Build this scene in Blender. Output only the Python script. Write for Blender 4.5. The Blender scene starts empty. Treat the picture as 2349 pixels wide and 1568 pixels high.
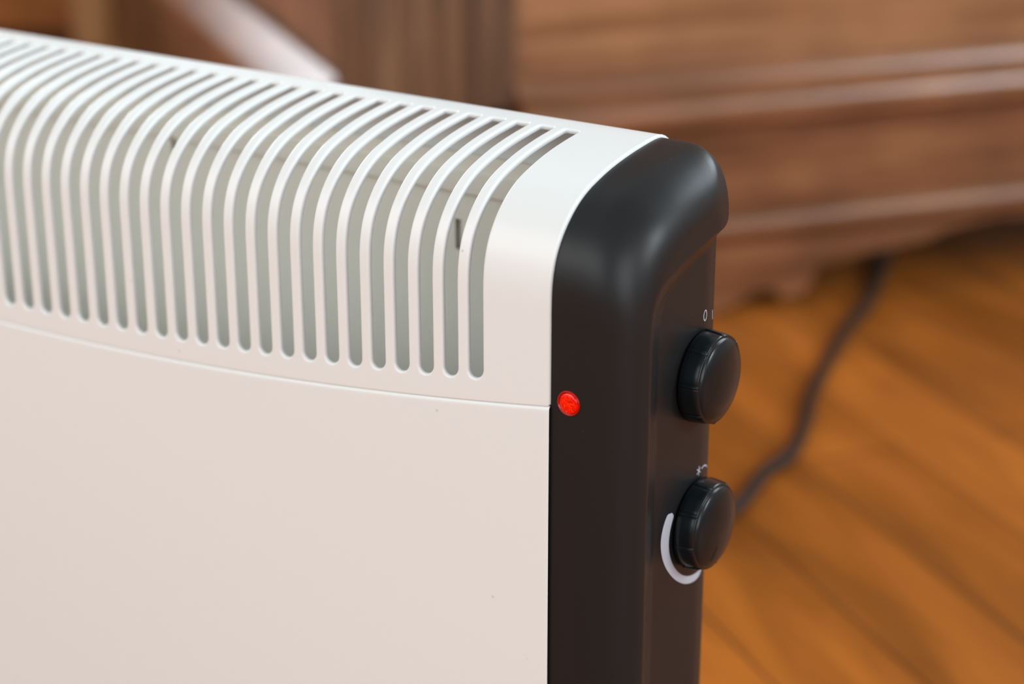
import bpy, bmesh, math, random
from mathutils import Vector, Matrix
random.seed(7)
R = math.radians
C = bpy.context.scene.collection
sc = bpy.context.scene
MM = 0.001
FZ = 0.407                      # height of the heater's top ridge above the floor (m)

# ------------------------------------------------------------------ camera
cam_d = bpy.data.cameras.new('camera')
cam = bpy.data.objects.new('camera', cam_d); C.objects.link(cam)
cam.location = (0.35887, -0.55698, FZ + 0.18368)
cam.rotation_euler = (R(90 - 20.2318), 0, R(33.9652))
cam_d.sensor_width = 36.0
cam_d.lens = 4481.5 / 2349 * 36.0
cam_d.clip_start = 0.02; cam_d.clip_end = 60
cam_d.dof.use_dof = True
cam_d.dof.focus_distance = 0.733
cam_d.dof.aperture_fstop = 4.7
cam_d.dof.aperture_blades = 9
sc.camera = cam

# ------------------------------------------------------------------ colour management
sc.view_settings.view_transform = 'Standard'
sc.view_settings.look = 'None'
sc.view_settings.gamma = 1.0
sc.view_settings.use_curve_mapping = False
sc.view_settings.exposure = -0.07

# ------------------------------------------------------------------ world: soft daylight room
w = bpy.data.worlds.new('world'); sc.world = w; w.use_nodes = True
nt = w.node_tree; nt.nodes.clear()
wo = nt.nodes.new('ShaderNodeOutputWorld'); bg = nt.nodes.new('ShaderNodeBackground')
tc = nt.nodes.new('ShaderNodeTexCoord'); sx = nt.nodes.new('ShaderNodeSeparateXYZ')
rp = nt.nodes.new('ShaderNodeValToRGB')
nt.links.new(tc.outputs['Generated'], sx.inputs[0]); nt.links.new(sx.outputs['Z'], rp.inputs[0])
nt.links.new(rp.outputs[0], bg.inputs[0]); nt.links.new(bg.outputs[0], wo.inputs[0])
e = rp.color_ramp.elements
e[0].position = 0.0; e[0].color = (0.55, 0.52, 0.50, 1)
e[1].position = 1.0; e[1].color = (0.48, 0.495, 0.495, 1)
for ps, cl in ((0.12, (1.16, 1.20, 1.22)), (0.34, (0.88, 0.89, 0.875)), (0.66, (0.66, 0.675, 0.665))):
    m_ = e.new(ps); m_.color = (*cl, 1)
bg.inputs[1].default_value = 0.90

AZ = 54.2                                   # direction of the cabinet front and the far wall
HC = Vector((0.03, 0.04, 0.0))              # foot of the heater's corner
def window_or_fill_light(name, face, dist, along, z, wd, ht, power, col):
    """daylight from a window, or added fill, placed towards `face` degrees"""
    a = R(face); nrm = Vector((math.cos(a), math.sin(a), 0)); tn = Vector((-nrm.y, nrm.x, 0))
    l = bpy.data.lights.new(name, 'AREA'); l.shape = 'RECTANGLE'; l.size = wd; l.size_y = ht
    l.energy = power; l.color = col
    o = bpy.data.objects.new(name, l); C.objects.link(o)
    p = HC + nrm * dist + tn * along; p.z = z
    o.location = p
    o.rotation_euler = (-nrm).to_track_quat('-Z', 'Y').to_euler()
    return o
# (face azimuth, wall distance, offset along wall, centre height, width, height)
WB_D, WR_D = 5.4, 3.3
WIN = [(AZ + 90, WB_D, 1.5, 1.75, 1.9, 1.7), (AZ, WR_D, 1.95, 2.15, 1.2, 1.2), (AZ, WR_D, 0.55, 2.15, 1.2, 1.2), (AZ, WR_D, -2.5, 2.15, 1.6, 1.2)]
window_or_fill_light('daylight_back', *WIN[0], 220, (0.86, 0.93, 1.0))
window_or_fill_light('daylight_right', *WIN[1], 70, (0.76, 0.90, 1.0))
window_or_fill_light('daylight_right', *WIN[2], 34, (0.78, 0.90, 1.0))
window_or_fill_light('daylight_right', *WIN[3], 120, (0.86, 0.94, 1.0))
window_or_fill_light('daylight_side', AZ - 90, 2.9, 0.3, 1.35, 1.5, 1.9, 36, (0.84, 0.92, 1.0))
window_or_fill_light('fill_front', -110, 2.6, 0.0, 1.95, 3.4, 1.9, 54, (0.94, 0.98, 1.0))  # added fill lamp to brighten the heater's front

# ------------------------------------------------------------------ helpers
def tag(o, label=None, cat=None, group=None, kind=None):
    if label: o['label'] = label
    if cat: o['category'] = cat
    if group: o['group'] = group
    if kind: o['kind'] = kind
    return o
def link(name, me, mat, parent=None, smooth=True):
    o = bpy.data.objects.new(name, me); C.objects.link(o)
    if mat: me.materials.append(mat)
    if smooth:
        for p in me.polygons: p.use_smooth = True
    if parent: o.parent = parent
    return o
def mesh(name, V, F, mat, parent=None, smooth=True, wn=False, merge=None, flip=False):
    bm = bmesh.new()
    vs = [bm.verts.new(v) for v in V]
    for f in F:
        ff = []
        for i in f:
            if not ff or vs[i] is not ff[-1]: ff.append(vs[i])
        if len(set(ff)) < 3: continue
        try: bm.faces.new(ff)
        except ValueError: pass
    if merge: bmesh.ops.remove_doubles(bm, verts=bm.verts, dist=merge)
    bmesh.ops.dissolve_degenerate(bm, edges=bm.edges, dist=1e-7)
    bmesh.ops.recalc_face_normals(bm, faces=bm.faces)
    if flip: bmesh.ops.reverse_faces(bm, faces=bm.faces)
    me = bpy.data.meshes.new(name); bm.to_mesh(me); bm.free()
    o = link(name, me, mat, parent, smooth)
    if wn:
        m = o.modifiers.new('wn', 'WEIGHTED_NORMAL'); m.keep_sharp = False; m.weight = 100
    return o
def grid(nr, nc, closed=False, off=0):
    F = []
    for i in range(nr - 1):
        for j in range(nc if closed else nc - 1):
            k = (j + 1) % nc
            F.append((off + i * nc + j, off + i * nc + k, off + (i + 1) * nc + k, off + (i + 1) * nc + j))
    return F
def empty(name, loc=(0, 0, 0), rz=0):
    o = bpy.data.objects.new(name, None); C.objects.link(o); o.location = loc; o.rotation_euler = (0, 0, rz)
    o.empty_display_size = 0.05
    return o
def bevel(o, wdt, seg=3):
    m = o.modifiers.new('bevel', 'BEVEL'); m.width = wdt; m.segments = seg; m.limit_method = 'ANGLE'; m.angle_limit = R(40)
    n = o.modifiers.new('wn', 'WEIGHTED_NORMAL'); return o
def lerp(a, b, t): return a + (b - a) * t
def interp(x, xs, ys):
    if x <= xs[0]: return ys[0]
    for i in range(1, len(xs)):
        if x <= xs[i]:
            return lerp(ys[i - 1], ys[i], (x - xs[i - 1]) / (xs[i] - xs[i - 1]))
    return ys[-1]
def catmull(P, n):
    out = []
    for i in range(len(P) - 1):
        p0 = P[max(i - 1, 0)]; p1 = P[i]; p2 = P[i + 1]; p3 = P[min(i + 2, len(P) - 1)]
        for k in range(n):
            t = k / n
            out.append(tuple(0.5 * ((2 * b) + (-a + c) * t + (2 * a - 5 * b + 4 * c - d) * t * t + (-a + 3 * b - 3 * c + d) * t ** 3)
                             for a, b, c, d in zip(p0, p1, p2, p3)))
    out.append(tuple(P[-1])); return out

# ------------------------------------------------------------------ materials
def mat(name):
    m = bpy.data.materials.new(name); m.use_nodes = True
    return m, m.node_tree, m.node_tree.nodes['Principled BSDF']
def simple(name, col, rough=0.5, spec=0.5, bump=0, bscale=800, coat=0, metallic=0):
    m, t, b = mat(name)
    b.inputs['Base Color'].default_value = (*col, 1); b.inputs['Roughness'].default_value = rough
    b.inputs['Specular IOR Level'].default_value = spec; b.inputs['Metallic'].default_value = metallic
    if coat: b.inputs['Coat Weight'].default_value = coat; b.inputs['Coat Roughness'].default_value = 0.2
    if bump:
        n = t.nodes.new('ShaderNodeTexNoise'); n.inputs['Scale'].default_value = bscale; n.inputs['Detail'].default_value = 3
        tcn = t.nodes.new('ShaderNodeTexCoord'); t.links.new(tcn.outputs['Object'], n.inputs['Vector'])
        bp = t.nodes.new('ShaderNodeBump'); bp.inputs['Strength'].default_value = bump; bp.inputs['Distance'].default_value = 0.0004
        t.links.new(n.outputs[0], bp.inputs['Height']); t.links.new(bp.outputs[0], b.inputs['Normal'])
    return m
M_white = simple('cream_enamel', (0.77, 0.785, 0.775), 0.33, 0.5)
def scuffs(m):
    t = m.node_tree; b = t.nodes['Principled BSDF']
    c = t.nodes.new('ShaderNodeTexCoord'); v = t.nodes.new('ShaderNodeTexVoronoi'); v.inputs['Scale'].default_value = 42; v.inputs['Randomness'].default_value = 1
    t.links.new(c.outputs['Object'], v.inputs['Vector'])
    r = t.nodes.new('ShaderNodeValToRGB'); r.color_ramp.elements[0].position = 0.016; r.color_ramp.elements[0].color = (1, 1, 1, 1)
    r.color_ramp.elements[1].position = 0.03; r.color_ramp.elements[1].color = (0, 0, 0, 1); t.links.new(v.outputs['Distance'], r.inputs[0])
    x = t.nodes.new('ShaderNodeMix'); x.data_type = 'RGBA'; x.inputs['A'].default_value = b.inputs['Base Color'].default_value
    x.inputs['B'].default_value = (0.62, 0.60, 0.55, 1); t.links.new(r.outputs[0], x.inputs['Factor']); t.links.new(x.outputs['Result'], b.inputs['Base Color'])
scuffs(M_white)
M_inside = simple('inner_enamel', (0.85, 0.845, 0.76), 0.6, 0.3)
# black plastic with a few specks of dust
m, t, b = mat('black_plastic'); M_black = m
tcn = t.nodes.new('ShaderNodeTexCoord')
n1 = t.nodes.new('ShaderNodeTexVoronoi'); n1.inputs['Scale'].default_value = 260
t.links.new(tcn.outputs['Object'], n1.inputs['Vector'])
r1 = t.nodes.new('ShaderNodeValToRGB'); r1.color_ramp.elements[0].position = 0.035; r1.color_ramp.elements[0].color = (1, 1, 1, 1)
r1.color_ramp.elements[1].position = 0.06; r1.color_ramp.elements[1].color = (0, 0, 0, 1)
t.links.new(n1.outputs['Distance'], r1.inputs[0])
n2 = t.nodes.new('ShaderNodeTexNoise'); n2.inputs['Scale'].default_value = 45; t.links.new(tcn.outputs['Object'], n2.inputs['Vector'])
r2 = t.nodes.new('ShaderNodeValToRGB'); r2.color_ramp.elements[0].position = 0.58; r2.color_ramp.elements[1].position = 0.7
t.links.new(n2.outputs[0], r2.inputs[0])
mu = t.nodes.new('ShaderNodeMath'); mu.operation = 'MULTIPLY'; t.links.new(r1.outputs[0], mu.inputs[0]); t.links.new(r2.outputs[0], mu.inputs[1])
mx = t.nodes.new('ShaderNodeMix'); mx.data_type = 'RGBA'
mx.inputs['A'].default_value = (0.011, 0.0115, 0.0125, 1); mx.inputs['B'].default_value = (0.12, 0.125, 0.12, 1)
t.links.new(mu.outputs[0], mx.inputs['Factor']); t.links.new(mx.outputs['Result'], b.inputs['Base Color'])
b.inputs['Roughness'].default_value = 0.37; b.inputs['Specular IOR Level'].default_value = 0.28
M_knob = simple('knob_plastic', (0.006, 0.009, 0.011), 0.22, 0.28)
M_print = simple('white_print', (0.42, 0.44, 0.50), 0.6, 0.3)
M_foot = simple('foot_plastic', (0.012, 0.012, 0.013), 0.5)
M_cable = simple('cable_rubber', (0.028, 0.018, 0.014), 0.5, 0.25)
# red pilot lamp: lens lit from inside, mottled glow
m, t, b = mat('pilot_lamp_lens'); M_led = m
tcn = t.nodes.new('ShaderNodeTexCoord'); mp = t.nodes.new('ShaderNodeMapping'); mp.inputs['Scale'].default_value = (1, 1, 0.55)
t.links.new(tcn.outputs['Object'], mp.inputs[0])
vn = t.nodes.new('ShaderNodeTexVoronoi'); vn.inputs['Scale'].default_value = 2300; t.links.new(mp.outputs[0], vn.inputs['Vector'])
cr = t.nodes.new('ShaderNodeValToRGB'); t.links.new(vn.outputs['Distance'], cr.inputs[0])
ce = cr.color_ramp.elements
ce[0].position = 0.12; ce[0].color = (1.0, 0.10, 0.0, 1); ce[1].position = 0.8; ce[1].color = (0.22, 0.0, 0.0, 1)
q = ce.new(0.3); q.color = (0.95, 0.008, 0.0, 1)
t.links.new(cr.outputs[0], b.inputs['Emission Color']); b.inputs['Emission Strength'].default_value = 0.9
b.inputs['Base Color'].default_value = (0.35, 0.0, 0.0, 1); b.inputs['Roughness'].default_value = 0.08
M_ledring = simple('pilot_lamp_red_plastic', (0.32, 0.002, 0.001), 0.12, 0.5)
M_ledring.node_tree.nodes['Principled BSDF'].inputs['Emission Color'].default_value = (1, 0.01, 0, 1)
M_ledring.node_tree.nodes['Principled BSDF'].inputs['Emission Strength'].default_value = 0.10

def wood(name, c0, c1, c2, grain=(1, 14, 14), scale=3.0, rough=0.3, spec=0.5, bump=0.15, mott=0.35):
    m, t, b = mat(name)
    tcn = t.nodes.new('ShaderNodeTexCoord'); mp = t.nodes.new('ShaderNodeMapping'); mp.inputs['Scale'].default_value = grain
    t.links.new(tcn.outputs['Object'], mp.inputs[0])
    n = t.nodes.new('ShaderNodeTexNoise'); n.inputs['Scale'].default_value = scale; n.inputs['Detail'].default_value = 7
    n.inputs['Roughness'].default_value = 0.62; n.inputs['Distortion'].default_value = 0.6
    t.links.new(mp.outputs[0], n.inputs['Vector'])
    cr = t.nodes.new('ShaderNodeValToRGB'); t.links.new(n.outputs[0], cr.inputs[0])
    e = cr.color_ramp.elements
    e[0].position = 0.32; e[0].color = (*c0, 1); e[1].position = 0.70; e[1].color = (*c2, 1)
    k = e.new(0.5); k.color = (*c1, 1)
    n2 = t.nodes.new('ShaderNodeTexNoise'); n2.inputs['Scale'].default_value = 9; n2.inputs['Detail'].default_value = 4
    t.links.new(tcn.outputs['Object'], n2.inputs['Vector'])
    r2 = t.nodes.new('ShaderNodeValToRGB'); r2.color_ramp.elements[0].position = 0.3; r2.color_ramp.elements[1].position = 0.65
    r2.color_ramp.elements[0].color = (1 - mott, 1 - mott, 1 - mott, 1)
    t.links.new(n2.outputs[0], r2.inputs[0])
    mx = t.nodes.new('ShaderNodeMix'); mx.data_type = 'RGBA'; mx.blend_type = 'MULTIPLY'; mx.inputs['Factor'].default_value = 1
    t.links.new(cr.outputs[0], mx.inputs['A']); t.links.new(r2.outputs[0], mx.inputs['B'])
    t.links.new(mx.outputs['Result'], b.inputs['Base Color'])
    b.inputs['Roughness'].default_value = rough; b.inputs['Specular IOR Level'].default_value = spec
    bp = t.nodes.new('ShaderNodeBump'); bp.inputs['Strength'].default_value = bump; bp.inputs['Distance'].default_value = 0.002
    t.links.new(n.outputs[0], bp.inputs['Height']); t.links.new(bp.outputs[0], b.inputs['Normal'])
    return m
WA = (0.15, 0.053, 0.018); WB = (0.25, 0.10, 0.04); WC = (0.35, 0.155, 0.068)
M_wood_h = wood('varnished_wood_lengthwise', WA, WB, WC, (1.2, 10, 14), 3.2, 0.33)
M_wood_v = wood('varnished_wood_upright', (0.07, 0.032, 0.014), (0.15, 0.072, 0.034), (0.26, 0.135, 0.07), (26, 26, 1.0), 2.4, 0.4)
M_wood_panel = wood('varnished_wood_panel', (0.22, 0.085, 0.03), (0.34, 0.15, 0.065), (0.44, 0.21, 0.10), (1.0, 8, 20), 3.0, 0.38)
M_wood_side = wood('varnished_wood_side', (0.18, 0.075, 0.035), (0.27, 0.125, 0.065), (0.36, 0.17, 0.09), (3, 1.0, 12), 3.0, 0.5, 0.25)
M_wood_dark = wood('dark_wood', (0.02, 0.012, 0.008), (0.035, 0.02, 0.012), (0.05, 0.03, 0.02), (1, 8, 8), 3.0, 0.6)
M_wood_satin = wood('satin_wood_lengthwise', WA, WB, WC, (10, 1.2, 14), 3.2, 0.36, 0.4)
M_wood_gloss = wood('glossy_wood_lengthwise', WA, WB, WC, (1.2, 10, 14), 3.2, 0.24, 0.6, bump=0.08)
M_wood_chest = wood('orange_brown_wood', (0.22, 0.065, 0.014), (0.38, 0.125, 0.026), (0.52, 0.18, 0.04), (1.2, 8, 9), 3.0, 0.5, 0.3)
M_wood_tan = wood('tan_wood', (0.34, 0.16, 0.06), (0.46, 0.23, 0.09), (0.55, 0.29, 0.12), (12, 12, 1), 3.0, 0.4, mott=0.15)

# floor boards: run along local x
def floor_mat():
    m, t, b = mat('floor_boards')
    tcn = t.nodes.new('ShaderNodeTexCoord')
    br = t.nodes.new('ShaderNodeTexBrick')
    br.inputs['Scale'].default_value = 1.0; br.inputs['Brick Width'].default_value = 0.9; br.inputs['Row Height'].default_value = 0.085
    br.inputs['Mortar Size'].default_value = 0.0012; br.inputs['Mortar Smooth'].default_value = 0.2
    br.inputs['Color1'].default_value = (0.54, 0.165, 0.022, 1); br.inputs['Color2'].default_value = (0.38, 0.115, 0.015, 1)
    br.inputs['Mortar'].default_value = (0.09, 0.03, 0.01, 1); br.offset = 0.37
    t.links.new(tcn.outputs['Object'], br.inputs['Vector'])
    mp = t.nodes.new('ShaderNodeMapping'); mp.inputs['Scale'].default_value = (1.0, 6, 1)
    t.links.new(tcn.outputs['Object'], mp.inputs[0])
    n = t.nodes.new('ShaderNodeTexNoise'); n.inputs['Scale'].default_value = 3.2; n.inputs['Detail'].default_value = 6; n.inputs['Distortion'].default_value = 0.8
    t.links.new(mp.outputs[0], n.inputs['Vector'])
    cr = t.nodes.new('ShaderNodeValToRGB'); cr.color_ramp.elements[0].position = 0.3; cr.color_ramp.elements[0].color = (0.55, 0.55, 0.5, 1)
    cr.color_ramp.elements[1].position = 0.65; cr.color_ramp.elements[1].color = (1.15, 1.15, 1.15, 1)
    t.links.new(n.outputs[0], cr.inputs[0])
    mx = t.nodes.new('ShaderNodeMix'); mx.data_type = 'RGBA'; mx.blend_type = 'MULTIPLY'; mx.inputs['Factor'].default_value = 1
    t.links.new(br.outputs['Color'], mx.inputs['A']); t.links.new(cr.outputs[0], mx.inputs['B'])
    t.links.new(mx.outputs['Result'], b.inputs['Base Color'])
    b.inputs['Roughness'].default_value = 0.42; b.inputs['Specular IOR Level'].default_value = 0.13
    bp = t.nodes.new('ShaderNodeBump'); bp.inputs['Strength'].default_value = 0.2; bp.inputs['Distance'].default_value = 0.002
    t.links.new(n.outputs[0], bp.inputs['Height']); t.links.new(bp.outputs[0], b.inputs['Normal'])
    return m
M_floor = floor_mat()
M_wall = simple('wall_plaster', (0.62, 0.58, 0.52), 0.8, 0.2, 0.1, 60)

# ------------------------------------------------------------------ room: floor and far wall
def slab(name, x0, x1, y0, y1, z0, z1, m, parent=None):
    V = [(x, y, z) for x in (x0, x1) for y in (y0, y1) for z in (z0, z1)]
    F = [(0, 1, 3, 2), (4, 6, 7, 5), (0, 4, 5, 1), (2, 3, 7, 6), (0, 2, 6, 4), (1, 5, 7, 3)]
    return mesh(name, V, F, m, parent, smooth=False)
fl = slab('floor', -4.0, 5.6, -3.6, 4.0, -0.05, 0.0, M_floor)
fl.rotation_euler = (0, 0, R(AZ + 90)); tag(fl, kind='structure')
def wall(name, face, dist, a0, a1, ht, wins):
    a = R(face); wins = sorted(wins, key=lambda q: q[2])
    xs = [a0]; holes = []
    for q in wins: holes.append(len(xs)); xs += [q[2] - q[4] / 2, q[2] + q[4] / 2]
    xs.append(a1); n = len(xs); zs = [0, wins[0][3] - wins[0][5] / 2, wins[0][3] + wins[0][5] / 2, ht]
    V, F = [], []
    for d in (0.0, 0.2):
        for z in zs:
            for x in xs: V.append((d, x, z))
    H = 4 * n
    for L in (0, H):
        for i in range(3):
            for j in range(n - 1):
                if i == 1 and j in holes: continue
                F.append((L + i * n + j, L + i * n + j + 1, L + (i + 1) * n + j + 1, L + (i + 1) * n + j))
    E_ = [(0, n - 1), (n - 1, 4 * n - 1), (4 * n - 1, 3 * n), (3 * n, 0)]
    for h in holes: E_ += [(n + h, n + h + 1), (n + h + 1, 2 * n + h + 1), (2 * n + h + 1, 2 * n + h), (2 * n + h, n + h)]
    for a_, b_ in E_: F.append((a_, b_, H + b_, H + a_))
    o = mesh(name, V, F, M_wall, smooth=False); o.location = HC + Vector((math.cos(a), math.sin(a), 0)) * (dist + 0.01); o.rotation_euler = (0, 0, a)
    return tag(o, kind='structure')
def window_frame(name, face, dist, win):
    a = R(face); V, F = [], []
    w0, w1 = win[2] - win[4] / 2, win[2] + win[4] / 2; z0, z1 = win[3] - win[5] / 2, win[3] + win[5] / 2; t_ = 0.05
    bars = [(w0, w1, z0, z0 + t_), (w0, w1, z1 - t_, z1), (w0, w0 + t_, z0 + t_, z1 - t_), (w1 - t_, w1, z0 + t_, z1 - t_), ((w0 + w1) / 2 - .025, (w0 + w1) / 2 + .025, z0 + t_, z1 - t_)]
    for y0, y1, c0, c1 in bars:
        b_ = len(V); V += [(x, y, z) for x in (-0.01, 0.015) for y in (y0, y1) for z in (c0, c1)]
        F += [tuple(b_ + i for i in f) for f in ((0, 1, 3, 2), (4, 6, 7, 5), (0, 4, 5, 1), (2, 3, 7, 6), (0, 2, 6, 4), (1, 5, 7, 3))]
    o = mesh(name, V, F, M_frame, smooth=False); o.location = HC + Vector((math.cos(a), math.sin(a), 0)) * (dist + 0.03); o.rotation_euler = (0, 0, a)
    return tag(o, kind='structure')
M_frame = simple('window_paint', (0.75, 0.74, 0.7), 0.4)
wall('wall_back', AZ + 90, WB_D, -WR_D, 4.0, 3.0, WIN[:1]); window_frame('window_1', AZ + 90, WB_D, WIN[0])
wl = slab('wall_left', -0.1, 0.0, -0.6, WB_D, 0.0, 3.0, M_wall); tag(wl, kind='structure')
wl.location = HC - Vector((math.cos(R(AZ)), math.sin(R(AZ)), 0)) * WR_D; wl.rotation_euler = (0, 0, R(AZ))
wall('wall_right', AZ, WR_D, -3.6, WB_D, 3.0, WIN[1:]); window_frame('window_2', AZ, WR_D, WIN[1]); window_frame('window_3', AZ, WR_D, WIN[2]); window_frame('window_4', AZ, WR_D, WIN[3])

# ------------------------------------------------------------------ the heater
heater = empty('convector_heater', (-0.310, 0.046, 0.0))
tag(heater, 'cream slotted convector heater with black end cap, two knobs and glowing red light', 'heater')
HO = Vector((-0.310, 0.046, 0.0))
def hp(x, y, z):                            # heater millimetres -> local metres
    return (x * MM - HO.x, y * MM - HO.y, z * MM + FZ - HO.z)
def hmesh(name, V, F, m, parent=None, **k):
    par = parent or heater
    return mesh(name, [hp(*v) for v in V], F, m, par, **k)

XC = -310.0; PITCH = 11.5; X0 = -32.9; NS = 49; XL = 2 * XC; ARC = 2.6e-4
HW = 3.35; RB = 0.95; DEP = 2.0
PROF = [(0, -62), (0, -54), (0, -46.5), (0.35, -39.6), (1.4, -33.7), (3.35, -28.1), (6.3, -23.0), (10.5, -18.0), (16.4, -13.0),
        (23, -9.3), (30.2, -6.7), (40.7, -3.9), (53.2, -1.7), (66, -0.2), (72, 0.25), (76.5, 0.2), (81, -0.9), (85, -3.2), (88.3, -6.8), (90.6, -11.8), (91.8, -18), (92, -25)]
PP = catmull(PROF, 12)
# arc-length table
AL = [-62.0]
for a, b2 in zip(PP, PP[1:]): AL.append(AL[-1] + math.dist(a, b2))
VTOP_END = AL[-1]
def prof(v):
    if v <= -62: return (0.0, v), (-1.0, 0.0)
    if v >= VTOP_END: return (92.0, -25 - (v - VTOP_END)), (1.0, 0.0)
    lo, hi = 0, len(AL) - 1
    while hi - lo > 1:
        m2 = (lo + hi) // 2
        if AL[m2] <= v: lo = m2
        else: hi = m2
    t_ = (v - AL[lo]) / (AL[hi] - AL[lo])
    P = tuple(lerp(a, b2, t_) for a, b2 in zip(PP[lo], PP[hi]))
    def tan(i):
        a = PP[max(i - 1, 0)]; c = PP[min(i + 1, len(PP) - 1)]; return (c[0] - a[0], c[1] - a[1])
    ta, tb = tan(lo), tan(hi); T = (lerp(ta[0], tb[0], t_), lerp(ta[1], tb[1], t_)); L = math.hypot(*T)
    return P, (-T[1] / L, T[0] / L)
def v_at_y(y):
    for i in range(len(PP)):
        if PP[i][0] >= y: return AL[i]
VTIP = v_at_y(66.3)
def arc(x): return ARC * (x - XC) ** 2
def surf(x, t, d=0.0):
    bl = min(1.0, max(0.0, (-48 - t) / 42.0)); bl = bl * bl * (3 - 2 * bl) if bl < 1 else 1.0
    v = t + arc(x) * min(1.0, max(0.0, (-48 - t) / 42.0))
    P, N = prof(v)
    return (x, P[0] + N[0] * -d * -1 * -1 if False else P[0] - N[0] * d, P[1] - N[1] * d)

TC = -101.7 + HW                            # centre of the rounded slot end
HB = PITCH / 2
TB = TC - HB
TT = VTIP + 3.2                             # upper border of a slot cell
RC = 1.3                                    # small corner radius at the upper slot end
sides = [lerp(TC, -48, i / 8) for i in range(9)] + [lerp(-48, VTIP - RC, i / 40) for i in range(1, 41)]
# outline (u, t) with normals, and matching rectangle border points; start at upper-left corner going down
OUT, NRM, BRD = [], [], []
def addp(u, t_, nu, nt_, bu, bt): OUT.append((u, t_)); NRM.append((nu, nt_)); BRD.append((bu, bt))
for s_ in reversed(sides): addp(-HW, s_, -1, 0, -HB, s_)
for k in range(1, 16):
    a = math.pi + math.pi * k / 16
    ca, sa = math.cos(a), math.sin(a)
    mxx = max(abs(ca), abs(sa)); addp(HW * ca, TC + HW * sa, ca, sa, HB * ca / mxx, TC + HB * sa / mxx)
for s_ in sides: addp(HW, s_, 1, 0, HB, s_)
cx_, ct_ = HW - RC, VTIP - RC
for k, (bu, bt) in zip((1, 2, 3), ((HB, lerp(VTIP - RC, TT, 0.5)), (HB, TT), (lerp(HB, HW - RC, 0.5), TT))):
    a = math.pi / 2 * k / 4; addp(cx_ + RC * math.cos(a), ct_ + RC * math.sin(a), math.cos(a), math.sin(a), bu, bt)
TOPU = [HW - RC, 0.0, -(HW - RC)]
for u in TOPU: addp(u, VTIP, 0, 1, u, TT)
for k, (bu, bt) in zip((3, 2, 1), ((-lerp(HB, HW - RC, 0.5), TT), (-HB, TT), (-HB, lerp(VTIP - RC, TT, 0.5)))):
    a = math.pi / 2 * k / 4; addp(-(cx_ + RC * math.cos(a)), ct_ + RC * math.sin(a), -math.cos(a), math.sin(a), bu, bt)
NO = len(OUT)
RINGS = [(RB + 0.12, 0.0), (RB, 0.0)] + [(RB * (1 - math.sin(a)), RB * (1 - math.cos(a))) for a in (R(22), R(45), R(68), R(90))] + [(0.0, DEP), (0.5, DEP + 0.02)]
V, F = [], []
for k in range(NS):
    xc = X0 - PITCH * k
    base = len(V)
    for (bu, bt) in BRD: V.append(surf(xc + bu, bt))
    for off, dep in RINGS:
        for (u, t_), (nu, nt_) in zip(OUT, NRM): V.append(surf(xc + u + nu * off, t_ + nt_ * off, dep))
    F += grid(len(RINGS) + 1, NO, True, base)
# border columns shared by all the cells
xcell_r = X0 + HB; xcell_l = X0 - PITCH * (NS - 1) - HB
rows_side = sorted(set([b_[1] for b_ in BRD if abs(abs(b_[0]) - HB) < 1e-9]))
top_us = [b_[0] for b_ in BRD if abs(b_[1] - TT) < 1e-9]
bot_us = [b_[0] for b_ in BRD if abs(b_[1] - TB) < 1e-6]
def strip(xs, ts, fn=surf):
    base = len(V)
    for t_ in ts:
        for x in xs: V.append(fn(x, t_))
    F.extend(grid(len(ts), len(xs), False, base))
xs_top = sorted(set(round(X0 - PITCH * k + u, 5) for k in range(NS) for u in top_us))
xs_bot = sorted(set(round(X0 - PITCH * k + u, 5) for k in range(NS) for u in bot_us))
TSEAM = -111.0
ts_bot = [TSEAM + 0.9, lerp(TSEAM + 0.9, TB, 0.5), TB]
ts_top = [TT + (VTOP_END - TT) * i / 16 for i in range(17)]
strip(xs_bot, ts_bot); strip(xs_top, ts_top)
allrows = ts_bot[:-1] + rows_side + ts_top[1:]
for sgn, xe, xcell in ((1, 0.0, xcell_r), (-1, XL, xcell_l)):
    cols = [xcell, lerp(xcell, xe - sgn * 2.2, .5), xe - sgn * 2.2, xe - sgn * 1.3]
    strip(cols, allrows)
    base = len(V); bead = [(1.3, 0.0), (0.85, -0.1), (0.4, 0.1), (0.12, 0.45), (0.0, 0.9), (0.0, 1.8)]
    for t_ in allrows:
        for bx, bd in bead: V.append(surf(xe - sgn * bx, t_, bd))
    F += grid(len(allrows), len(bead), False, base)
# rolled lower edge along the seam
xs_all = sorted(set(xs_bot + [0.0, -2.2, -1.3, round(lerp(xcell_r, -2.2, .5), 5), XL, XL + 2.2, XL + 1.3]))
base = len(V)
for t_, d in ((TSEAM + 0.9, 0), (TSEAM + 0.45, 0.12), (TSEAM + 0.2, 0.4), (TSEAM + 0.1, 1.6)):
    for x in xs_all: V.append(surf(x, t_, d))
F += grid(4, len(xs_all), False, base)
grille = hmesh('slotted_grille', V, F, M_white, wn=True, merge=3e-6)
tag(grille, 'cream enamelled grille with a row of tall rounded slots')

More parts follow.
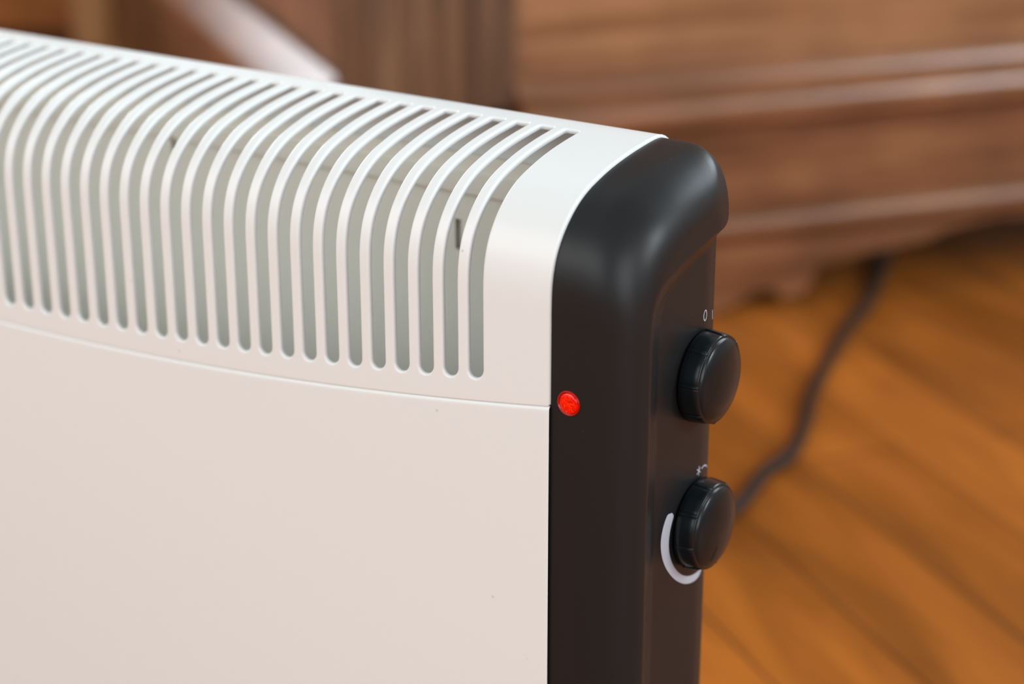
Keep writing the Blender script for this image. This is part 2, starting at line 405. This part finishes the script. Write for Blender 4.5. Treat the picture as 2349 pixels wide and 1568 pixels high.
# lower front panel, its top edge standing slightly proud
V, F = [], []
ts = [(0.25, 1.6), (0.12, 0.45), (-0.25, -0.02), (-0.8, -0.28), (-1.5, -0.36), (-3.0, -0.36)]
xs_f = [0.0 - 0.02, -0.35, -1.0, -2.0] + [-2 - (abs(XL) - 4) * i / 60 for i in range(1, 60)] + [XL + 2, XL + 1.0, XL + .35, XL + .02]
def edge_round(x):
    d_ = min(-x, x - XL); return 0.4 * (1 - min(1, d_ / 1.0)) ** 2
rowsf = []
for dt, y in ts: rowsf.append([(x, y + edge_round(x), TSEAM + arc(x) + dt) for x in xs_f])
for i in range(1, 13):
    rowsf.append([(x, -0.36 + edge_round(x), lerp(TSEAM + arc(x) - 3.0, -372, i / 12)) for x in xs_f])
rowsf.append([(x, 0.5, -374) for x in xs_f]); rowsf.append([(x, 6, -375) for x in xs_f])
for r_ in rowsf: V += r_
F = grid(len(rowsf), len(xs_f))
fp = hmesh('front_panel', V, F, M_white, wn=True)

# back panel seen through the slots: plate with a pressed ridge and hanging slits
def backplate():
    V, F = [], []
    slits = [(-264.5, -50, -37), (-102.6, -66.5, -53.0), (-426, -66.5, -53)]
    zs = sorted(set([-375, -300, -200, -120, -66.5, -53.0, -50, -42, -40.6, -39.6, -37, -34.2, -33.2, -31.8, -28, -24]))
    xs = set([0.0 - 1, XL + 1]); [xs.update((sx_ - 1.6, sx_ + 1.6)) for sx_, _, _ in slits]
    xs.update(XL + 20 + 30 * i for i in range(20)); xs = sorted(xs)
    def yb(z): return 88.0 - (3.2 if -39.9 < z < -33.0 else 0)
    nx = len(xs)
    for z in zs:
        for x in xs: V.append((x, yb(z), z))
    for i in range(len(zs) - 1):
        for j in range(nx - 1):
            xm, zm = (xs[j] + xs[j + 1]) / 2, (zs[i] + zs[i + 1]) / 2
            if any(abs(xm - s0) < 1.6 and z0 < zm < z1 for s0, z0, z1 in slits): continue
            F.append((i * nx + j, i * nx + j + 1, (i + 1) * nx + j + 1, (i + 1) * nx + j))
    o = hmesh('back_panel', V, F, M_inside, smooth=False)
    s_ = o.modifiers.new('thick', 'SOLIDIFY'); s_.thickness = 0.0012; s_.offset = 0
    return o
backplate()
# rear skin below the grille's back edge, and base plate
V = [(x, y, z) for x in (-1.0, XL + 1) for (y, z) in ((92, -25), (92, -375), (90.6, -375), (90.6, -25))]
F = [(0, 1, 5, 4), (1, 2, 6, 5), (2, 3, 7, 6), (3, 0, 4, 7), (0, 3, 2, 1), (4, 5, 6, 7)]
# keep the rear skin slit-free only below the top zone so light reaches the slits
V = [(x, y, z if z > -100 else z) for x, y, z in [(vx, vy, -27 if vz == -25 else vz) for vx, vy, vz in V]]
hmesh('rear_skin', V, F, M_inside, smooth=False)
V = [(x, y, z) for x in (-1.0, XL + 1) for y in (1.8, 88) for z in (-373, -371.5)]
F = [(0, 1, 3, 2), (4, 6, 7, 5), (0, 4, 5, 1), (2, 3, 7, 6), (0, 2, 6, 4), (1, 5, 7, 3)]
hmesh('base_plate', V, F, M_inside, smooth=False)

# ---- end caps
WC_ = 33.0; RX = 22.0; RF = 17.0; RBK = 25.0; RT = 21.0; INS = 1.2; DB = 91.3; STEP = 6.0
CP = catmull([(y + INS, z - INS * 0.9) for y, z in PROF[:15]], 8)
# front branch: z -> y, monotone; back branch from the crest
crest_y, crest_z = CP[-1]
CPz = [c[1] for c in CP]; CPy = [c[0] for c in CP]
def yfront(z): return interp(z, CPz, CPy)
BK = catmull([(crest_y, crest_z), (77.5, crest_z - 0.15), (81.0, -2.4), (84.6, -4.8), (87.6, -8.2), (89.8, -13), (90.9, -19), (DB, -27), (DB, -60)], 8)
BKz = [-c[1] for c in BK]; BKy = [c[0] for c in BK]
def yback(z): return interp(-z, BKz, BKy)
zrows = [-378, -376.5] + [lerp(-374, -70, i / 60) for i in range(61)] + [lerp(-70, -22, i / 60) for i in range(1, 61)]
zz = [crest_z - (crest_z + 22) * (1 - i / 40) ** 1.9 for i in range(1, 41)]
zrows += zz
G0z = [-400, -148, -95, -62, -55, -49, -43.7, -39.8, -37.4, -35.2, -33.3, -31.6, -29.6, -27.6, -25.4, -22, -18]
G0y = [16.2, 16.2, 16.4, 16.6, 16.8, 17.3, 19.4, 23.6, 29.5, 37.6, 46.1, 55.0, 65.0, 71.5, 77, 92, 200]
G1z = [-400, -208, -156, -70, -60, -54, -49.6, -46.0, -42.8, -40.2, -37.5, -34.5, -31, -28]
G1y = [32, 31.6, 31.3, 31.0, 31.3, 32.4, 35.4, 41.5, 51.0, 60.3, 70.0, 82, 100, 240]
def stepS(y, z):
    g0 = interp(z, G0z, G0y); g1 = max(interp(z, G1z, G1y), g0 + 2)
    s_ = (y - g0) / (g1 - g0)
    s_ = min(1, max(0, s_))
    return s_
def inset(y, z, psi):
    c = 1 - math.cos(psi)
    fi, bi, ti = RF * c, RBK * c, RT * c
    y2 = fi + y * 1.0 * (DB - INS - fi - bi) / (DB - INS) if True else y
    y2 = INS + fi + (y - INS) * (DB - INS - fi - bi) / (DB - INS)
    wgt = min(1, max(0, (z + 125) / 75)); wgt = wgt * wgt * (3 - 2 * wgt)
    z2 = z - ti * wgt
    if z < -370: z2 = z + 0.3 * bi * 0
    return y2, z2
NPSI = 20
def cap_mesh(sgn, xref, recess):
    V, F = [], []
    cols = []
    # column list: (x, psi) from hidden lip to side face
    colx = [(-4.0, 0.0), (0.0, 0.0), (WC_ - RX, 0.0)] + [(WC_ - RX * (1 - math.sin(R(90) * i / NPSI)), R(90) * i / NPSI) for i in range(1, NPSI + 1)]
    def put(x, y, z):
        if recess:
            x = x * (1 - STEP / WC_ * stepS(y, z)) if x > 0 else x
        V.append((xref + sgn * x, y, z))
    nr = len(zrows)
    for br in (0, 1):
        base = len(V)
        for z in zrows:
            y = yfront(z) if br == 0 else yback(z)
            for x, ps in colx:
                y2, z2 = inset(y, z, ps); put(x, y2, z2)
        F.extend(grid(nr, len(colx), False, base))
    # side face
    base = len(V); NCa, NCb, NCc = 8, 14, 16
    for z in zrows:
        a, z2 = inset(yfront(z), z, math.pi / 2); b_, _ = inset(yback(z), z, math.pi / 2)
        b_ = max(b_, a)
        ys = []
        if recess:
            g0 = interp(z2, G0z, G0y); g1 = max(interp(z2, G1z, G1y), g0 + 2)
            g0 = min(max(g0, a + (b_ - a) * .02), lerp(a, b_, .80)); g1 = min(max(g1, g0 + (b_ - a) * .03), lerp(a, b_, .97))
            lo, hi = g0 - 0.0, g1 + 0.0
            ys = [lerp(a, lo, i / NCa) for i in range(NCa)] + [lerp(lo, hi, i / NCb) for i in range(NCb)] + [lerp(hi, b_, i / NCc) for i in range(NCc + 1)]
        else:
            n_ = NCa + NCb + NCc; ys = [lerp(a, b_, i / n_) for i in range(n_ + 1)]
        for y in ys: put(WC_, y, z2)
    nc = NCa + NCb + NCc + 1
    F.extend(grid(nr, nc, False, base))
    # closed underside
    base = len(V); n0 = len(colx)
    for x, ps in colx:
        a, z2 = inset(yfront(-378), -378, ps); b_, _ = inset(yback(-378), -378, ps); V.append((xref + sgn * x, a, -378)); V.append((xref + sgn * x, b_, -378))
    for i in range(n0 - 1): F.append((base + 2 * i, base + 2 * i + 1, base + 2 * i + 3, base + 2 * i + 2))
    # inner wall closing the cap against the casing
    base = len(V)
    for z in zrows: V.append((xref - sgn * 4, yfront(z), z)); V.append((xref - sgn * 4, max(yback(z), yfront(z)), z))
    F.extend(grid(nr, 2, False, base))
    return V, F
V, F = cap_mesh(1, 0.0, True)
cap = hmesh('end_cap', V, F, M_black, merge=2e-6)
tag(cap, 'black plastic end cap with rounded corner and recessed control side')
V, F = cap_mesh(-1, XL, False)
hmesh('end_cap', V, F, M_black, merge=2e-6)

# panel surface under the knobs
def xpanel(y, lift=0.0):
    if y <= 66.3: x = WC_
    else:
        c = min(1, max(0, 1 - (91.3 - y) / RBK)); c = 1 - (DB - y) / RBK
        c = min(1, max(0, c)); x = WC_ - RX * (1 - math.sqrt(1 - c * c))
    return x * (1 - STEP / WC_) + lift

# ---- knobs (lathe about x with eight narrow grip ribs)
def make_knob(cy, cz, rot, pointer):
    x0 = xpanel(50)
    P = [(-0.6, 15.5), (1.0, 15.6), (1.05, 18.1), (1.3, 18.35), (3.5, 18.15), (6.5, 17.85), (8.3, 17.6), (8.9, 17.35), (9.15, 16.95),
         (9.05, 16.65), (9.15, 16.4), (9.6, 16.15), (10.1, 15.5), (10.7, 14.2), (11.4, 12), (12.0, 9), (12.4, 6), (12.6, 3), (12.65, 0.4)]
    ribbed = {3: 0.8, 4: 1, 5: 1, 6: 1, 7: .7, 2: .5}
    ang = []
    for k in range(8):
        c0 = rot + 45.5 * k if k < 7 else rot + 45.5 * k
        c0 = rot + 45 * k
        ang += [c0 + d_ for d_ in (-3.6, -2.9, -2.2, -1.5, -0.8, 0, 0.8, 1.5, 2.2, 2.9, 3.6)] + [c0 + 3.6 + (45 - 7.2) * i / 8 for i in range(1, 8)]
    def radd(a):
        d_ = ((a - rot + 22.5) % 45) - 22.5; ad = abs(d_)
        if ad < 1.3: return 0.42
        if ad < 2.0: return lerp(0.42, -0.55, (ad - 1.3) / 0.7)
        if ad < 3.0: return lerp(-0.55, 0, (ad - 2.0) / 1.0)
        return 0
    V, F = [], []
    for i, (px, pr) in enumerate(P):
        for a in ang:
            r_ = pr + radd(a) * ribbed.get(i, 0)
            V.append((x0 + px, cy + r_ * math.sin(R(a)), cz + r_ * math.cos(R(a))))
    F = grid(len(P), len(ang), True)
    F.append(tuple((len(P) - 1) * len(ang) + j for j in range(len(ang))))
    o = hmesh('control_knob', V, F, M_knob, wn=False)
    # dark recess collar behind the knob
    V2, F2 = [], []
    for xx, rr in ((-1.0, 19.2), (0.12, 19.2), (0.16, 17.5)):
        for j in range(48):
            a = 2 * math.pi * j / 48; V2.append((0, 0, 0))
    if pointer:
        a = pointer
        V3 = []
        for k in range(9):
            rr = lerp(7.0, 13.6, k / 8)
            for w_ in (-0.35, 0, 0.35):
                yy = cy + rr * math.sin(R(a)) + w_ * math.cos(R(a)); zz_ = cz + rr * math.cos(R(a)) - w_ * math.sin(R(a))
                xx = interp(rr, [0.4, 3, 6, 9, 12, 14.2, 15.5], [12.65, 12.6, 12.4, 12.0, 11.4, 10.7, 10.1])
                V3.append((x0 + xx + (0.22 if w_ == 0 else -0.05), yy, zz_))
        hm = hmesh('pointer_mark', V3, grid(9, 3), M_knob, parent=o)
        tag(hm, 'fine raised line on the knob face')
    return o
k1 = make_knob(64.2, -88.0, 6, None)
k2 = make_knob(64.7, -150.2, -11, 205)

# ---- printed marks on the recessed side
def on_panel(y, z, lift=0.08): return (xpanel(y, lift), y, z)
def ribbon(name, left, right, label=None):
    V = []
    n = len(left); sub = 4
    for a, b_ in zip(left, right):
        for k in range(sub): 
            y = lerp(a[0], b_[0], k / (sub - 1)); z = lerp(a[1], b_[1], k / (sub - 1)); V.append(on_panel(y, z))
    o = hmesh(name, V, grid(n, sub), M_print)
    if label: tag(o, label)
    return o
outer = [(43.6, -138.9), (42.2, -139.4), (40.0, -142.3), (38.5, -146.0), (38.1, -149.9), (39.1, -154.8), (41.5, -159.8), (45.4, -165.0), (50.6, -170.1), (56.4, -174.1), (61.5, -176.4), (66.5, -177.4), (70.7, -177.0), (73.8, -175.4)]
inner = [(46.3, -139.4), (47.6, -141.2), (46.5, -143.6), (45.2, -146.6), (44.5, -150.2), (44.7, -154.2), (45.9, -158.2), (48.3, -162.5), (51.9, -166.8), (56.2, -170.3), (60.2, -172.5), (63.9, -173.7), (68.1, -174.2), (72.6, -174.5)]
ribbon('temperature_scale', catmull(outer, 4), catmull(inner, 4), 'pale tapering arc printed around the lower knob')
def stroke(name, pts, wd, closed=False, label=None):
    L, Rr = [], []
    n = len(pts)
    for i in range(n + (1 if closed else 0)):
        p = pts[i % n]
        a = pts[(i - 1) % n] if (closed or i > 0) else pts[0]; b_ = pts[(i + 1) % n] if (closed or i < n - 1) else pts[-1]
        T = (b_[0] - a[0], b_[1] - a[1]); l_ = math.hypot(*T) or 1; N = (-T[1] / l_ * wd / 2, T[0] / l_ * wd / 2)
        L.append((p[0] + N[0], p[1] + N[1])); Rr.append((p[0] - N[0], p[1] - N[1]))
    return L, Rr
zero = [(67.75 + 1.25 * math.cos(a) - 0.0, -64.8 + 2.05 * math.sin(a)) for a in [2 * math.pi * i / 28 for i in range(28)]]
ribbon('dial_zero', *stroke('z', zero, 0.5, True), label='white printed figure 0 above the upper knob')
ribbon('dial_one', *stroke('o', [(76.1, -65.2), (76.3, -67.2), (76.5, -69.2)], 0.75), label='white printed figure I above the upper knob')
V, F = [], []
for dy, dz in ((0.0, 2.1), (1.6, 1.15), (1.6, -1.15)):
    c_ = (67.0, -129.3)
    L_, R_ = stroke('s', [(c_[0] - dy, c_[1] - dz), c_, (c_[0] + dy, c_[1] + dz)], 0.42)
    b0 = len(V)
    for a, b_ in zip(L_, R_):
        for k in range(3): V.append(on_panel(lerp(a[0], b_[0], k / 2), lerp(a[1], b_[1], k / 2)))
    F += grid(3, 3, False, b0)
tag(hmesh('frost_symbol', V, F, M_print), 'white printed frost star above the lower knob')
ribbon('dial_arc', *stroke('a', catmull([(69.6, -129.4), (71.4, -129.0), (73.4, -129.4), (75.2, -130.3), (76.6, -131.6)], 4), 0.6), label='thin white printed arc beside the frost star')

# ---- pilot lamp on the front of the cap
lx, lz = 7.75, -83.0
def lathe_y(name, P, m, n=48, parent=None, cx=lx, cz=lz, y0=INS):
    V = []
    for yy, rr in P:
        for j in range(n):
            a = 2 * math.pi * j / n; V.append((cx + rr * math.cos(a), y0 - yy, cz + rr * math.sin(a)))
    F = grid(len(P), n, True); F.append(tuple((len(P) - 1) * n + j for j in range(n)))
    return hmesh(name, V, F, m, parent)
lamp = lathe_y('indicator_light', [(-0.5, 4.8), (0.2, 4.8), (0.45, 4.7), (0.55, 4.55), (0.5, 4.4), (0.2, 4.25), (0.0, 4.1), (0.0, 3.6)], M_ledring)
tag(lamp, 'small round red light glowing on the black cap')
lathe_y('light_lens', [(-0.02, 3.95), (0.2, 3.85), (0.42, 3.55), (0.60, 3.0), (0.74, 2.2), (0.82, 1.2), (0.84, 0.2)], M_led, parent=lamp)

# ---- feet
for fx in (-70, XL + 70):
    V = []
    for (y, z, hx) in ((-35, -407, 14), (-35, -401, 14), (-28, -396, 13), (8, -370, 10), (84, -370, 10), (120, -396, 13), (127, -401, 14), (127, -407, 14)):
        V += [(fx - hx, y, z), (fx + hx, y, z)]
    F = [(2 * i, 2 * i + 1, 2 * i + 3, 2 * i + 2) for i in range(7)] + [(14, 15, 1, 0), tuple(range(0, 16, 2)), tuple(range(1, 16, 2))]
    bevel(hmesh('foot', V, F, M_foot, smooth=True), 0.002)

# ------------------------------------------------------------------ the cabinet behind
P0 = Vector((-0.431 + 0.0, 0.959, 0.0))     # a floor point below the front face
P0 = None
def ray_dir(px, py):
    X = (px - 1174.5) / 4481.5; Y = (784 - py) / 4481.5
    return cam.rotation_euler.to_matrix() @ Vector((X, Y, -1))
# front plane passes through this measured point
o3 = Vector((-0.4228, 0.9353, 0.0))
U = Vector((math.cos(R(AZ)), math.sin(R(AZ)), 0)); N_ = Vector((-U.y, U.x, 0))
S0 = -0.327                                  # corner offset along the front
cab_loc = o3 + U * S0; cab_loc.z = 0
cab = empty('wooden_cabinet', cab_loc, R(AZ))
tag(cab, 'old varnished wooden cabinet with moulded base and scalloped apron behind the heater', 'cabinet')
# local frame: x along the front, y into the cabinet, z up
CW = 1.25; CD = 1.2; CH = 1.15
def lz_(z): return FZ + z * MM
def ex_poly(name, poly, y0, y1, m, parent=cab, bev=None):   # polygon in x,z extruded in y
    n = len(poly); V = [(x, y0, z) for x, z in poly] + [(x, y1, z) for x, z in poly]
    F = [tuple(range(n)), tuple(range(n, 2 * n))] + [(i, (i + 1) % n, n + (i + 1) % n, n + i) for i in range(n)]
    o = mesh(name, V, F, m, parent, smooth=False)
    if bev: bevel(o, bev)
    return o
def mould_front(name, prof_, x0, x1, m):    # prof_: list of (out, z); out towards the viewer
    V = []
    for x in (x0, x1):
        for o_, z in prof_: V.append((x, -o_, z))
    n = len(prof_)
    F = [(i, i + 1, n + i + 1, n + i) for i in range(n - 1)] + [tuple(range(n)), tuple(range(n, 2 * n)), (n - 1, 0, n, 2 * n - 1)]
    o = mesh(name, V, F, m, cab, smooth=False)
    return bevel(o, 0.0015, 2)
def mould_side(name, prof_, y0, y1, m):
    V = []
    for y in (y0, y1):
        for o_, z in prof_: V.append((-o_, y, z))
    n = len(prof_)
    F = [(i, i + 1, n + i + 1, n + i) for i in range(n - 1)] + [tuple(range(n)), tuple(range(n, 2 * n)), (n - 1, 0, n, 2 * n - 1)]
    o = mesh(name, V, F, m, cab, smooth=False); return bevel(o, 0.004, 3)
ZL = lz_(-180)                               # ledge level 0.25
# carcass
slab('body', 0.02, CW - 0.02, 0.02, CD - 0.02, ZL - .03, CH - 0.01, M_wood_dark, cab)
bevel(slab('front_panel', 0.135, CW - 0.135, 0.005, 0.028, ZL - 0.01, CH - 0.06, M_wood_panel, cab), 0.002)
bevel(slab('side_panel', 0.004, 0.03, 0.06, CD - 0.30, ZL - 0.01, CH - 0.06, M_wood_side, cab), 0.002)
bevel(slab('top_board', -0.03, CW + 0.03, -0.03, CD + 0.02, CH - 0.03, CH, M_wood_h, cab), 0.006)
# fluted corner posts
def post(name, xa, xb, ya, yb_, flutes):
    pts = []
    # footprint with shallow flutes on the front (y = ya)
    n = flutes
    pts.append((xa, ya))
    wdt = (xb - xa)
    for i in range(n):
        c0 = xa + wdt * (i + .5) / n; h = wdt / n * .30
        pts += [(c0 - h, ya), (c0 - h * .5, ya + .0045), (c0 + h * .5, ya + .0045), (c0 + h, ya)]
    pts += [(xb, ya), (xb, yb_), (xa, yb_)]
    n = len(pts); V = [(x, y, 0.115) for x, y in pts] + [(x, y, CH - 0.03) for x, y in pts]
    F = [tuple(range(n)), tuple(range(n, 2 * n))] + [(i, (i + 1) % n, n + (i + 1) % n, n + i) for i in range(n)]
    return bevel(mesh(name, V, F, M_wood_v, cab, smooth=False), 0.002)
post('corner_post', -0.006, 0.102, -0.012, 0.06, 4)
post('corner_post', CW - 0.102, CW + 0.006, -0.012, 0.06, 4)
bevel(slab('inner_stile', 0.102, 0.134, -0.004, 0.05, ZL - .02, CH - .03, M_wood_v, cab), 0.003)
bevel(slab('inner_stile', CW - 0.134, CW - 0.102, -0.004, 0.05, ZL - .02, CH - .03, M_wood_v, cab), 0.003)
bevel(slab('rear_stile', -0.006, 0.06, CD - 0.34, CD, 0.02, CH - 0.03, M_wood_v, cab), 0.003)
bevel(slab('rear_stile', CW - 0.06, CW + 0.006, CD - 0.085, CD, 0.02, CH - 0.03, M_wood_v, cab), 0.003)
# base mouldings
up = [(0.0, ZL + .003), (0.007, ZL + .002), (0.011, ZL - .003), (0.013, ZL - .009), (0.0186, ZL - .0105), (0.0243, ZL - .0135), (0.0292, ZL - .0179), (0.0327, ZL - .0234), (0.0346, ZL - .0297), (0.0346, ZL - .040), (0.030, ZL - .044), (0.0, ZL - .046)]
mould_front('upper_moulding', up, 0.130, CW - 0.130, M_wood_gloss)
ups = [(0.0, ZL + .006), (0.006, ZL + .003), (0.020, ZL - .010), (0.034, ZL - .024), (0.038, ZL - .032), (0.036, ZL - .041), (0.0, ZL - .044)]
mould_side('side_moulding', ups, 0.058, CD - 0.34, M_wood_satin)
ex_poly('base_rail', [(0.0, lz_(-306)), (CW, lz_(-306)), (CW, lz_(-226)), (0.0, lz_(-226))], -0.010, 0.02, M_wood_h, bev=.002)
slab('side_rail', -0.010, 0.02, 0.02, CD - 0.34, 0.002, lz_(-226), M_wood_side, cab)
low = [(0.010, lz_(-304)), (0.020, lz_(-307)), (0.026, lz_(-312)), (0.028, lz_(-320)), (0.026, lz_(-328)), (0.018, lz_(-333)), (0.0, lz_(-334))]
mould_front('lower_moulding', low, -0.02, CW + 0.02, M_wood_h)
# scalloped apron
half = [(0.0, 0.0), (0.10, 0.0), (0.20, 0.001), (0.327, 0.001), (0.345, 0.008), (0.363, 0.016), (0.381, 0.019), (0.395, 0.008), (0.414, 0.010), (0.424, 0.022), (0.428, 0.034), (0.457, 0.037), (0.471, 0.040), (0.54, 0.047), (0.568, 0.056), (0.60, 0.060), (CW / 2, 0.062)]
half = [(x, z) for x, z in half]
poly = half + [(CW - x, z) for x, z in reversed(half[:-1])]
poly = poly + [(CW, lz_(-328)), (0.0, lz_(-328))]
ex_poly('scalloped_apron', poly, -0.002, 0.02, M_wood_h, bev=.002)
# ------------------------------------------------------------------ chest further back
pc = Vector(cam.location) + ray_dir(243, 60) * 2.86; pc.z = 0
ch = empty('wooden_chest', pc, R(34 + 4))
tag(ch, 'orange brown wooden chest with a light tan corner post, far left behind the cabinet', 'chest')
bevel(slab('front_board', -0.95, -0.045, 0.004, 0.03, 0.03, 0.60, M_wood_chest, ch), .003)
slab('carcass', -0.94, -0.01, 0.03, 0.42, 0.04, 0.59, M_wood_dark, ch)
for x in (-0.048, -1.0): bevel(slab('corner_post', x, x + 0.048, 0.0, 0.05, 0.0, 0.60, M_wood_tan, ch), .003)
for x in (-0.048, -1.0): bevel(slab('rear_post', x, x + 0.048, 0.38, 0.43, 0.0, 0.60, M_wood_tan, ch), .003)
bevel(slab('lid', -1.02, 0.02, -0.015, 0.445, 0.60, 0.625, M_wood_chest, ch), .006)

# ------------------------------------------------------------------ power cable on the floor
def floor_pt(px, py, z=0.004):
    d = ray_dir(px, py); o_ = Vector(cam.location); t_ = (z - o_.z) / d.z; return o_ + d * t_
CAB = [(1400, 1330), (1560, 1250), (1690, 1165), (1750, 1090), (1812, 1045), (1845, 975), (1862, 905), (1905, 820), (1950, 745), (1990, 700), (2020, 630), (2036, 585), (2050, 545)]
CABLE = [tuple(floor_pt(*q)) for q in CAB]
pts = catmull([(q[0], q[1]) for q in CABLE], 10)
V = []; NR = 12; CR = 0.0055
for i, q in enumerate(pts):
    a = pts[max(i - 1, 0)]; b_ = pts[min(i + 1, len(pts) - 1)]
    T = Vector((b_[0] - a[0], b_[1] - a[1])).normalized(); nn = (-T.y, T.x)
    for k in range(NR):
        th = 2 * math.pi * k / NR
        V.append((q[0] + nn[0] * CR * math.cos(th), q[1] + nn[1] * CR * math.cos(th), CR + CR * math.sin(th)))
F = grid(len(pts), NR, True) + [tuple(range(NR)), tuple((len(pts) - 1) * NR + k for k in range(NR))]
co = mesh('power_cable', V, F, M_cable)
tag(co, 'dark power cable lying on the floor, running under the cabinet', 'cable')
